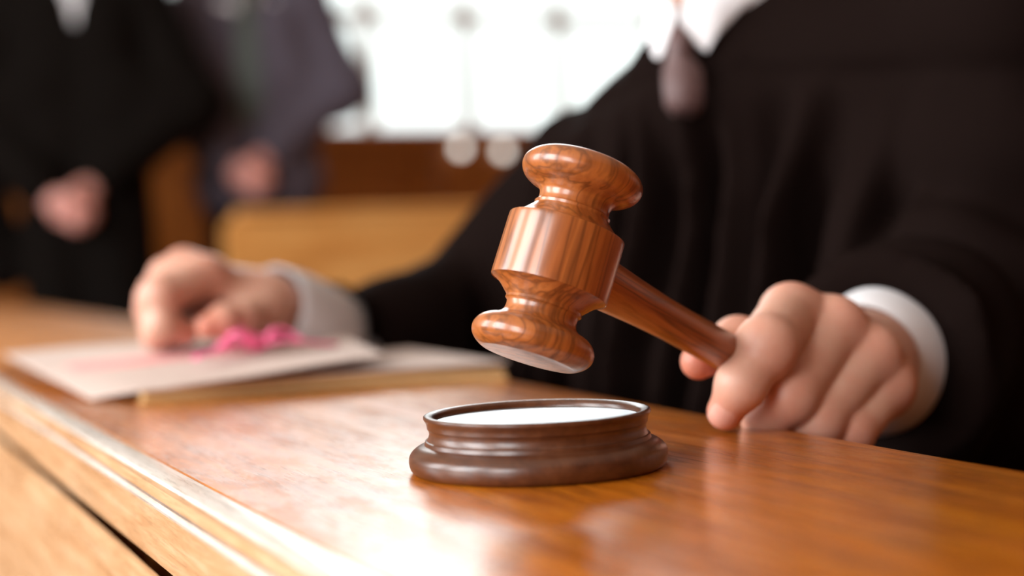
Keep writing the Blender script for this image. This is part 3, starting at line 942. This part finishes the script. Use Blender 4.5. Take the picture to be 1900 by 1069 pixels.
# collar band, two wings and the tie
ax_n = np.array((HC[0] - NECK[0], HC[1] - NECK[1], HC[2] - NECK[2])); ax_n /= np.linalg.norm(ax_n)
nu = JF - ax_n * (JF @ ax_n); nu /= np.linalg.norm(nu); nv = np.cross(ax_n, nu)
v, f, seg = [], [], 48
for dz, r in ((-0.045, 0.066), (-0.005, 0.063), (0.006, 0.0625), (0.007, 0.0605), (-0.005, 0.0595), (-0.045, 0.061)):
    for k in range(seg):
        a = math.radians(12) + (2 * math.pi - math.radians(24)) * k / (seg - 1)
        v.append(NECK + ax_n * (dz + 0.010 * (1 - math.cos(a)) * 0.5) + nu * r * math.cos(a) + nv * r * math.sin(a))
n = 6
for i in range(n):
    i2 = (i + 1) % n
    for k in range(seg - 1): f.append((i * seg + k, i * seg + k + 1, i2 * seg + k + 1, i2 * seg + k))
f.append(tuple(i * seg for i in range(n))); f.append(tuple(i * seg + seg - 1 for i in range(n))[::-1])
mb = MB(); mb.add(v, f)
col = mb.build('shirt_collar', M['shirt'], judge, True, 50)
ribbon_sheet('collar_wing', [[(0.6027, 1.0133, 0.9737), (0.6160, 1.0121, 0.9863), (0.6393, 1.0131, 1.0019), (0.6818, 1.0275, 1.0191)],
                             [(0.5981, 1.0063, 0.9633), (0.6107, 0.9987, 0.9707), (0.6304, 0.9925, 0.9814), (0.6659, 1.0011, 0.9944)],
                             [(0.5988, 0.9970, 0.9521), (0.6084, 0.9896, 0.9577), (0.6254, 0.9855, 0.9678), (0.6535, 0.9898, 0.9817)],
                             [(0.6047, 0.9886, 0.9412), (0.6080, 0.9848, 0.9383), (0.6117, 0.9844, 0.9440), (0.6174, 0.9853, 0.9500)]], 0.0025, M['shirt'], col)
ribbon_sheet('collar_wing', [[(0.5990, 1.0530, 1.0013), (0.5978, 1.0368, 0.9921), (0.5978, 1.0223, 0.9833), (0.5998, 1.0125, 0.9755)],
                             [(0.5946, 1.0488, 0.9770), (0.5927, 1.0309, 0.9741), (0.5923, 1.0156, 0.9688), (0.5937, 1.0061, 0.9632)],
                             [(0.5910, 1.0388, 0.9563), (0.5885, 1.0235, 0.9541), (0.5880, 1.0127, 0.9525), (0.5879, 1.0051, 0.9522)],
                             [(0.5866, 1.0262, 0.9402), (0.5857, 1.0199, 0.9369), (0.5850, 1.0136, 0.9369), (0.5851, 1.0093, 0.9404)]], 0.0025, M['shirt'], col)
TIE = [[(0.5951, 1.0120, 0.9617), (0.5937, 1.0068, 0.9617), (0.5941, 1.0048, 0.9622), (0.5962, 1.0057, 0.9616), (0.6001, 1.0098, 0.9614)],
       [(0.5884, 1.0049, 0.9555), (0.5884, 0.9992, 0.9555), (0.5902, 0.9965, 0.9559), (0.5936, 0.9968, 0.9552), (0.5989, 1.0002, 0.9550)],
       [(0.5828, 1.0007, 0.9482), (0.5844, 0.9941, 0.9481), (0.5879, 0.9908, 0.9485), (0.5930, 0.9903, 0.9477), (0.6000, 0.9930, 0.9475)],
       [(0.5809, 0.9980, 0.9396), (0.5825, 0.9915, 0.9396), (0.5860, 0.9881, 0.9400), (0.5911, 0.9877, 0.9392), (0.5981, 0.9903, 0.9389)],
       [(0.5809, 1.0000, 0.9350), (0.5828, 0.9934, 0.9350), (0.5864, 0.9900, 0.9354), (0.5917, 0.9895, 0.9346), (0.5989, 0.9920, 0.9342)],
       [(0.5738, 0.9942, 0.9236), (0.5779, 0.9865, 0.9235), (0.5838, 0.9820, 0.9238), (0.5914, 0.9805, 0.9229), (0.6009, 0.9821, 0.9224)],
       [(0.5705, 0.9887, 0.9088), (0.5748, 0.9810, 0.9087), (0.5808, 0.9764, 0.9091), (0.5885, 0.9748, 0.9081), (0.5981, 0.9763, 0.9076)],
       [(0.5709, 0.9871, 0.8965), (0.5746, 0.9797, 0.8966), (0.5801, 0.9753, 0.8969), (0.5873, 0.9740, 0.8960), (0.5963, 0.9757, 0.8954)],
       [(0.5751, 0.9883, 0.8922), (0.5776, 0.9814, 0.8923), (0.5820, 0.9776, 0.8927), (0.5879, 0.9768, 0.8919), (0.5958, 0.9791, 0.8913)],
       [(0.5844, 0.9940, 0.8895), (0.5848, 0.9880, 0.8897), (0.5870, 0.9852, 0.8903), (0.5909, 0.9853, 0.8895), (0.5967, 0.9885, 0.8890)]]
ribbon_sheet('tie', TIE, 0.004, M['tie'], judge)

# ------------------------------------------------------------------ papers
def bez2(p, t): return p[0] * ((1 - t) * (1 - 2 * t)) + p[1] * (4 * t * (1 - t)) + p[2] * (t * (2 * t - 1))
def sheet(name, ctl, thick, mat, parent, nu_=22, nv_=16, wave=0.0, du=(0, 1), dv=(0, 1), lift=0.0):
    """a sheet of paper through a 3 x 3 net of points (near to far rows, left to right)"""
    K = [[Vector(p) for p in r] for r in ctl]
    v, f = [], []
    for t in (0, 1):
        for j in range(nv_ + 1):
            for i in range(nu_ + 1):
                a = du[0] + (du[1] - du[0]) * i / nu_; b = dv[0] + (dv[1] - dv[0]) * j / nv_
                p = bez2([bez2(r, a) for r in K], b)
                p = p + Vector((0, 0, lift - thick * t + wave * math.sin(a * 9 + b * 4)))
                v.append(p)
    o = (nu_ + 1) * (nv_ + 1)
    for j in range(nv_):
        for i in range(nu_):
            a = j * (nu_ + 1) + i
            f.append((a, a + 1, a + nu_ + 2, a + nu_ + 1)); f.append((o + a, o + a + nu_ + 1, o + a + nu_ + 2, o + a + 1))
    rim = [i for i in range(nu_ + 1)] + [j * (nu_ + 1) + nu_ for j in range(1, nv_ + 1)] + [nv_ * (nu_ + 1) + i for i in range(nu_ - 1, -1, -1)] + [j * (nu_ + 1) for j in range(nv_ - 1, 0, -1)]
    for a, b in zip(rim, rim[1:] + rim[:1]): f.append((a, b, o + b, o + a))
    mb = MB(); mb.add(v, f)
    return mb.build(name, mat, parent, True, 45)


fold = tag(empty('document_folder', (0.30, 1.12, 0.70)), 'tan board document folder lying on the bench under the pale tied papers', 'folder')
FN = [Vector((0.1838, 1.0289, 0.7000)), Vector((0.3056, 1.0178, 0.7000)), Vector((0.4352, 0.9955, 0.7000))]
FB = [Vector((0.20, 1.235, 0.70)), Vector((0.315, 1.225, 0.70)), Vector((0.436, 1.20, 0.70))]
def fnet(zs_near, zs_far, grow=0.0):
    mid = [(a + b) / 2 for a, b in zip(FN, FB)]
    zm = [(a + b) / 2 for a, b in zip(zs_near, zs_far)]
    out = []
    for row, z, g_ in ((FN, zs_near, -grow), (mid, zm, 0), (FB, zs_far, grow)):
        out.append([p + Vector(((-grow, 0, grow)[i], g_, z[i])) for i, p in enumerate(row)])
    return out
fparts = [('back_cover', (0.0022, 0.0022, 0.0022), (0.0022, 0.0022, 0.0022), 0.002, 'kraft', 0.0015),
          ('page_block', (0.0066, 0.0085, 0.0065), (0.0075, 0.0085, 0.0075), 0.0045, 'paper_edge', 0.0),
          ('page_block', (0.0086, 0.0112, 0.0098), (0.0100, 0.0112, 0.0105), 0.0020, 'kraft', -0.001),
          ('front_cover', (0.0100, 0.0128, 0.0140), (0.0115, 0.0130, 0.0150), 0.0012, 'paper', 0.0015)]
for nm, zn, zf, th_, mt, gr in fparts:
    o = sheet(nm, fnet(zn, zf, gr), th_, M[mt], None)
    o.parent = fold; o.matrix_parent_inverse = Matrix.Translation(fold.location).inverted()

DOC = [[(0.1555, 1.0755, 0.7035), (0.2399, 1.0115, 0.7160), (0.3556, 1.0271, 0.7220)],
       [(0.1414, 1.2202, 0.7125), (0.2312, 1.1360, 0.7225), (0.3634, 1.0922, 0.7262)],
       [(0.1290, 1.3876, 0.7220), (0.2264, 1.2999, 0.7280), (0.3709, 1.1685, 0.7300)]]
doc = tag(sheet('legal_papers', DOC, 0.0014, M['paper'], None, 30, 20, 0.0006), 'pale pinkish legal papers tied with pink tape, lying on the folder under the fist', 'papers')
tag(sheet('tape_band', DOC, 0.0006, M['ribbon_flat'], doc, 30, 3, 0.0006, (0.13, 0.70), (0.47, 0.60), 0.0009), 'flat faded pink tape band')
DK = [[Vector(p) for p in r] for r in DOC]
def doc_at(a, b, z=0.0): return bez2([bez2(r, a) for r in DK], b) + Vector((0, 0, z))
BW = doc_at(0.70, 0.42, 0.004)
bow_def = [((-0.030, -0.012), 0.016, 0.0), ((0.034, -0.004), 0.015, 0.5), ((-0.018, 0.020), 0.017, 1.1), ((0.020, 0.022), 0.018, 2.0)]
for (ex, ey), hz, sd in bow_def:
    path = []
    for k in range(19):
        t = k / 18 * 2 * math.pi
        u = (1 - math.cos(t)) / 2
        side = math.sin(t) * 0.008
        L_ = math.hypot(ex, ey)
        path.append(BW + Vector((ex * u - ey / L_ * side, ey * u + ex / L_ * side, hz * math.sin(u * math.pi * 0.85) * (0.7 + 0.3 * math.sin(t + sd)))))
    v, f = tube(path, [0.0030] * len(path), 8, 0.55)
    mb = MB(); mb.add(v, f); mb.build('bow_loop', M['ribbon'], doc, True, 60)
for pts in ([(0.0, 0.0, 0.004), (-0.020, -0.016, 0.006), (-0.038, -0.020, 0.002), (-0.052, -0.028, -0.001)], [(0, 0, 0.004), (0.024, -0.006, 0.006), (0.045, -0.002, 0.002), (0.062, 0.006, 0.000)]):
    path = [BW + Vector(p) for p in pts]
    v, f = tube(path, [0.0040] * len(path), 8, 0.4)
    mb = MB(); mb.add(v, f); mb.build('tape_end', M['ribbon'], doc, True, 60)
v, f = lathe(smooth_profile([(0, -0.004), (0.006, -0.003), (0.008, 0.001), (0.005, 0.006), (0, 0.007)], 4), 16)
o = mesh_obj('knot', [Vector(p) + BW + Vector((0, 0, 0.003)) for p in v], f, M['ribbon'], doc)

# ------------------------------------------------------------------ people in the background
def standing_person(base, fwd, kind, label, shift):
    f_ = np.array((fwd[0], fwd[1], 0.0)); f_ /= np.linalg.norm(f_)
    l_ = np.array((-f_[1], f_[0], 0.0))
    b = np.array(base, float)
    T = lambda x, y, z: b + f_ * x + l_ * y + np.array((0, 0, z))
    hz = shift['hands']; ew = shift['elbow']; ez = shift['elbow_z']
    hx = shift.get('hand_y', 0.0)
    sh = {s: T(-0.01, s * 0.185, 1.50) for s in (-1, 1)}
    el = {s: T(0.01, s * ew, ez) for s in (-1, 1)}
    wr = {s: T(0.160 + (0.012 if s == -1 else -0.008), s * 0.060 + hx, hz + (0.045 if s == -1 else 0.085)) for s in (-1, 1)}
    lo, hi = b - (0.60, 0.60, 0.02), b + (0.60, 0.60, 1.62)
    bf = Field(lo, hi, 0.010)
    for s in (-1, 1):
        bf.cone(T(0, s * 0.07, 1.42), T(0, s * 0.07, 0.98), 0.092, 0.090, 0.05)
        bf.cone(T(0, s * 0.09, 0.95), T(0.01, s * 0.10, 0.52), 0.076, 0.052, 0.03)
        bf.cone(T(0.01, s * 0.10, 0.52), T(-0.01, s * 0.11, 0.10), 0.052, 0.036, 0.02)
        bf.cone(T(-0.01, 0, 1.54), sh[s], 0.045, 0.050, 0.05)
        bf.cone(sh[s], el[s], 0.048, 0.040, 0.02); bf.cone(el[s], wr[s], 0.040, 0.028, 0.02)
    bf.cone(T(-0.01, 0, 1.50), T(0, 0, 1.60), 0.055, 0.054, 0.03)
    meshes = [bf.mesh(1)]
    tints = [np.array([[0, 0, 0, 1.0]]).repeat(len(meshes[0][0]), 0)]
    (hV, hQ, ht), (haV, haQ), _, _ = head_and_neck(T(0.03, 0, 1.70), (f_[0], f_[1], -0.1), 0.006, 0.17, 0.03)
    meshes.append((hV, hQ)); tints.append(ht)
    # one hand laid over the other, fingers curled round it
    for s in (-1, 1):
        off = 0.0 if s == 1 else 0.028
        w = wr[s]
        c = T(0.185 + off, hx + (0.012 if s == -1 else -0.006), hz + (0.0 if s == -1 else 0.004))
        d = c - w; d /= np.linalg.norm(d)
        side = f_ * 0.25 + np.array((0, 0, 1.0)); side -= d * (side @ d); side /= np.linalg.norm(side)
        outw = np.cross(d, side); outw *= np.sign(outw @ f_)
        cross = -l_ * s
        mc = [w + d * 0.085 + side * q for q in (0.032, 0.011, -0.010, -0.030)]
        fg = []
        for i, m_ in enumerate(mc):
            ln = (0.042, 0.046, 0.042, 0.033)[i]
            p1 = m_ + (d * 0.85 + outw * 0.15) * ln
            p2 = p1 + (d * 0.6 - outw * 0.75) * ln * 0.6
            p3 = p2 + (d * 0.1 - outw * 0.9) * ln * 0.5
            fg.append([p1, p2, p3])
        tb = [w + d * 0.03 + side * 0.028, w + d * 0.062 + side * 0.045 + outw * 0.012, w + d * 0.092 + side * 0.048 + outw * 0.016, w + d * 0.118 + side * 0.042 + outw * 0.016]
        hv = build_hand(w, mc, fg, tb, 0.0035, w + (el[s] - w) * 0.15, nails=False)
        meshes.append((hv[0], hv[1])); tints.append(hv[2])
    V, Q = join_meshes(meshes)
    p = np_obj('person', V, Q, M['skin_far'], None, np.concatenate(tints))
    tag(p, label, 'person')
    np_obj('hair', haV, haQ, M['hair_dark'], p)
    # clothes
    g = Field(lo, hi, 0.010)
    hem = 0.03 if kind == 'gown' else 0.80
    for s in (-1, 1):
        g.cone(T(-0.01, 0, 1.52), sh[s], 0.060, 0.066, 0.06)
        g.cone(T(0, s * 0.075, 1.40), T(0.01, s * 0.07, 1.05), 0.125, 0.118, 0.05)
        if kind == 'gown':
            g.cone(T(0.01, s * 0.07, 1.05), T(0.0, s * 0.10, hem + 0.12), 0.118, 0.112, 0.05)
            g.cone(sh[s], el[s], 0.078, 0.085, 0.04); g.cone(el[s], wr[s] + (el[s] - wr[s]) * 0.15, 0.085, 0.070, 0.04)
            if s == -1: g.cone(el[s], T(-0.02, -0.27, 0.655), 0.070, 0.070, 0.05)
            g.cone(el[s] + f_ * 0.02, T(0.03, s * 0.15, ez + 0.03), 0.075, 0.10, 0.06)
        else:
            g.cone(T(0.01, s * 0.07, 1.05), T(0.0, s * 0.095, hem + 0.10), 0.118, 0.120, 0.05)
            g.cone(sh[s], el[s], 0.074, 0.074, 0.05); g.cone(el[s], wr[s] + (el[s] - wr[s]) * 0.06, 0.072, 0.048, 0.06)
            g.cone(el[s], T(0.02, s * 0.13, ez + 0.05), 0.060, 0.10, 0.06)
    X, Y, Z = g.grid()
    lat = (X - b[0]) * l_[0] + (Y - b[1]) * l_[1]; frn = (X - b[0]) * f_[0] + (Y - b[1]) * f_[1]
    fold = 0.004 * np.sin(lat * 70 + 2 * np.sin(Z * 9)) * np.clip((1.3 - Z - b[2]) * 3, 0, 1) if kind == 'gown' else 0.003 * np.sin(Z * 55 + lat * 30)
    g.F -= fold.astype(np.float32)
    g.F = np.maximum(g.F, (hem - (Z - b[2])).astype(np.float32))
    # open neck in a V down the front
    vz = 1.555 - (0.30 if kind == 'suit' else 0.20)
    vee = np.maximum(np.abs(lat) - np.clip((Z - b[2] - vz) * (0.13 if kind == 'suit' else 0.2), -1, 1), 0.03 - frn)
    g.F = np.maximum(g.F, np.where(g.F > -0.03, -vee, -1).astype(np.float32))
    gV, gQ = g.mesh(2)
    np_obj('robe' if kind == 'gown' else 'jacket', gV, gQ, M['gown' if kind == 'gown' else 'suit'], p)
    sf = Field(b + (-0.4, -0.4, 0.9), b + (0.4, 0.4, 1.64), 0.008)
    for s in (-1, 1): sf.cone(T(0, s * 0.07, 1.42), T(0.008, s * 0.06, 1.05), 0.112, 0.108, 0.05)
    sf.cone(T(-0.01, 0, 1.50), T(0.0, 0, 1.57), 0.070, 0.066, 0.04)
    sV, sQ = sf.mesh(2)
    np_obj('shirt', sV, sQ, M['shirt'], p)
    if kind == 'suit':
        rows = []
        for z, wd, x in ((1.565, 0.018, 0.074), (1.53, 0.022, 0.090), (1.50, 0.022, 0.105), (1.42, 0.032, 0.122), (1.32, 0.040, 0.126), (1.20, 0.046, 0.128), (1.10, 0.048, 0.126), (1.05, 0.004, 0.124)):
            rows.append([T(x, yy * wd, z) for yy in (-1, -0.4, 0.4, 1)])
        ribbon_sheet('tie', rows, 0.004, M['green_tie'], p)
    else:
        rows = [[T(0.125, yy * wd, z) for yy in (-1, -0.3, 0.3, 1)] for z, wd in ((1.54, 0.018), (1.51, 0.019), (1.475, 0.016), (1.465, 0.013))]
        ribbon_sheet('neck_bands', rows, 0.004, M['shirt'], p)
    tf = Field(b + (-0.35, -0.35, 0.0), b + (0.35, 0.35, 1.10), 0.010)
    for s in (-1, 1):
        tf.cone(T(0, s * 0.07, 1.02), T(0, s * 0.085, 0.92), 0.100, 0.098, 0.03)
        tf.cone(T(0, s * 0.090, 0.92), T(0.01, s * 0.10, 0.50), 0.090, 0.070, 0.02)
        tf.cone(T(0.01, s * 0.10, 0.50), T(-0.005, s * 0.11, 0.13), 0.070, 0.058, 0.02)
    tV, tQ = tf.mesh(1)
    np_obj('trousers', tV, tQ, M['trousers'], p)
    for s in (-1, 1):
        so = Field(b + (-0.4, -0.4, -0.02), b + (0.4, 0.4, 0.2), 0.008)
        so.cone(T(-0.04, s * 0.11, 0.045), T(0.14, s * 0.125, 0.036), 0.042, 0.034, 0.01)
        so.cone(T(-0.02, s * 0.11, 0.05), T(-0.01, s * 0.11, 0.10), 0.042, 0.040, 0.01)
        _, _, Z = so.grid()
        so.F = np.maximum(so.F, (b[2] + 0.002 - Z).astype(np.float32))
        shV, shQ = so.mesh(1)
        np_obj('shoe', shV, shQ, M['shoe'], p)
    return p


standing_person(((0.7043, 4.7321, 1.1159)[0], (0.7043, 4.7321, 1.1159)[1], 0.14), (-0.30, -0.95), 'gown',
                'blurred person standing in black clothes at far left, white at the throat, hands clasped', dict(hands=0.81, elbow=0.33, elbow_z=1.14, hand_y=-0.02))
standing_person(((1.2708, 4.8632, 1.1179)[0], (1.2708, 4.8632, 1.1179)[1], 0.14), (-0.38, -0.92), 'suit',
                'blurred person in a grey-violet suit jacket and dark green tie, hands clasped before the window', dict(hands=0.905, elbow=0.30, elbow_z=1.20))

# ------------------------------------------------------------------ pew behind the bench
pew = tag(empty('pew', (1.3, 3.77, 0.14)), 'golden oak pew back with rounded end, blurred behind the bench and papers', 'pew')
PL, PR, PY = -0.41, 0.55, 0.0
v = []
prof = []
H = 0.765
for a in range(0, 91, 15):
    prof.append((PL + 0.035 - 0.035 * math.cos(math.radians(a)), H - 0.035 + 0.035 * math.sin(math.radians(a))))
for a in range(90, -1, -15):
    prof.append((PR - 0.035 + 0.035 * math.cos(math.radians(a)), H - 0.035 + 0.035 * math.sin(math.radians(a))))
prof += [(PR, 0.30), (PL, 0.30)]
n = len(prof)
v = [(x, -0.014, z) for x, z in prof] + [(x, 0.014, z) for x, z in prof]
f = [tuple(range(n)), tuple(range(n, 2 * n))[::-1]] + [(k, (k + 1) % n, n + (k + 1) % n, n + k) for k in range(n)]
mb = MB(); mb.add(v, f); mb.build('backrest', M['pew'], pew)
box('top_rail', PL + 0.03, PR - 0.03, -0.026, 0.026, H - 0.004, H + 0.018, M['pew'], pew, 0.006)
box('seat', PL, PR, 0.014, 0.42, 0.40, 0.43, M['pew'], pew, 0.006)
for lx in (PL + 0.02, PR - 0.06):
    box('leg', lx, lx + 0.04, -0.014, 0.026, 0.0, 0.40, M['pew'], pew, 0.004)
    box('leg', lx, lx + 0.04, 0.36, 0.40, 0.0, 0.40, M['pew'], pew, 0.004)

# ------------------------------------------------------------------ two small lit globes on the panelling
for (lx, lz), lab in (((2.384, 1.226), 'small pale glowing globe light on the panelling, left one of the two'), ((2.575, 1.213), 'small pale glowing globe light on the panelling, right one of the two')):
    lamp = tag(empty('wall_lamp', (lx, Y1 - 0.035, lz)), lab, 'wall lamp', 'small globe lights below the window')
    v, f = lathe(smooth_profile([(0, -0.022), (0.012, -0.019), (0.021, -0.008), (0.022, 0.004), (0.015, 0.017), (0.008, 0.022), (0, 0.0225)], 4), 24)
    o = mesh_obj('globe', v, f, M['globe'], lamp, True, 80); o.location = (0, -0.045, 0)
    v, f = lathe([(0, 0), (0.020, 0), (0.020, 0.006), (0.006, 0.010), (0.006, 0.026), (0, 0.026)], 20)
    o = mesh_obj('bracket', v, f, M['brass'], lamp, True, 40); o.rotation_euler = (math.radians(90), 0, 0)
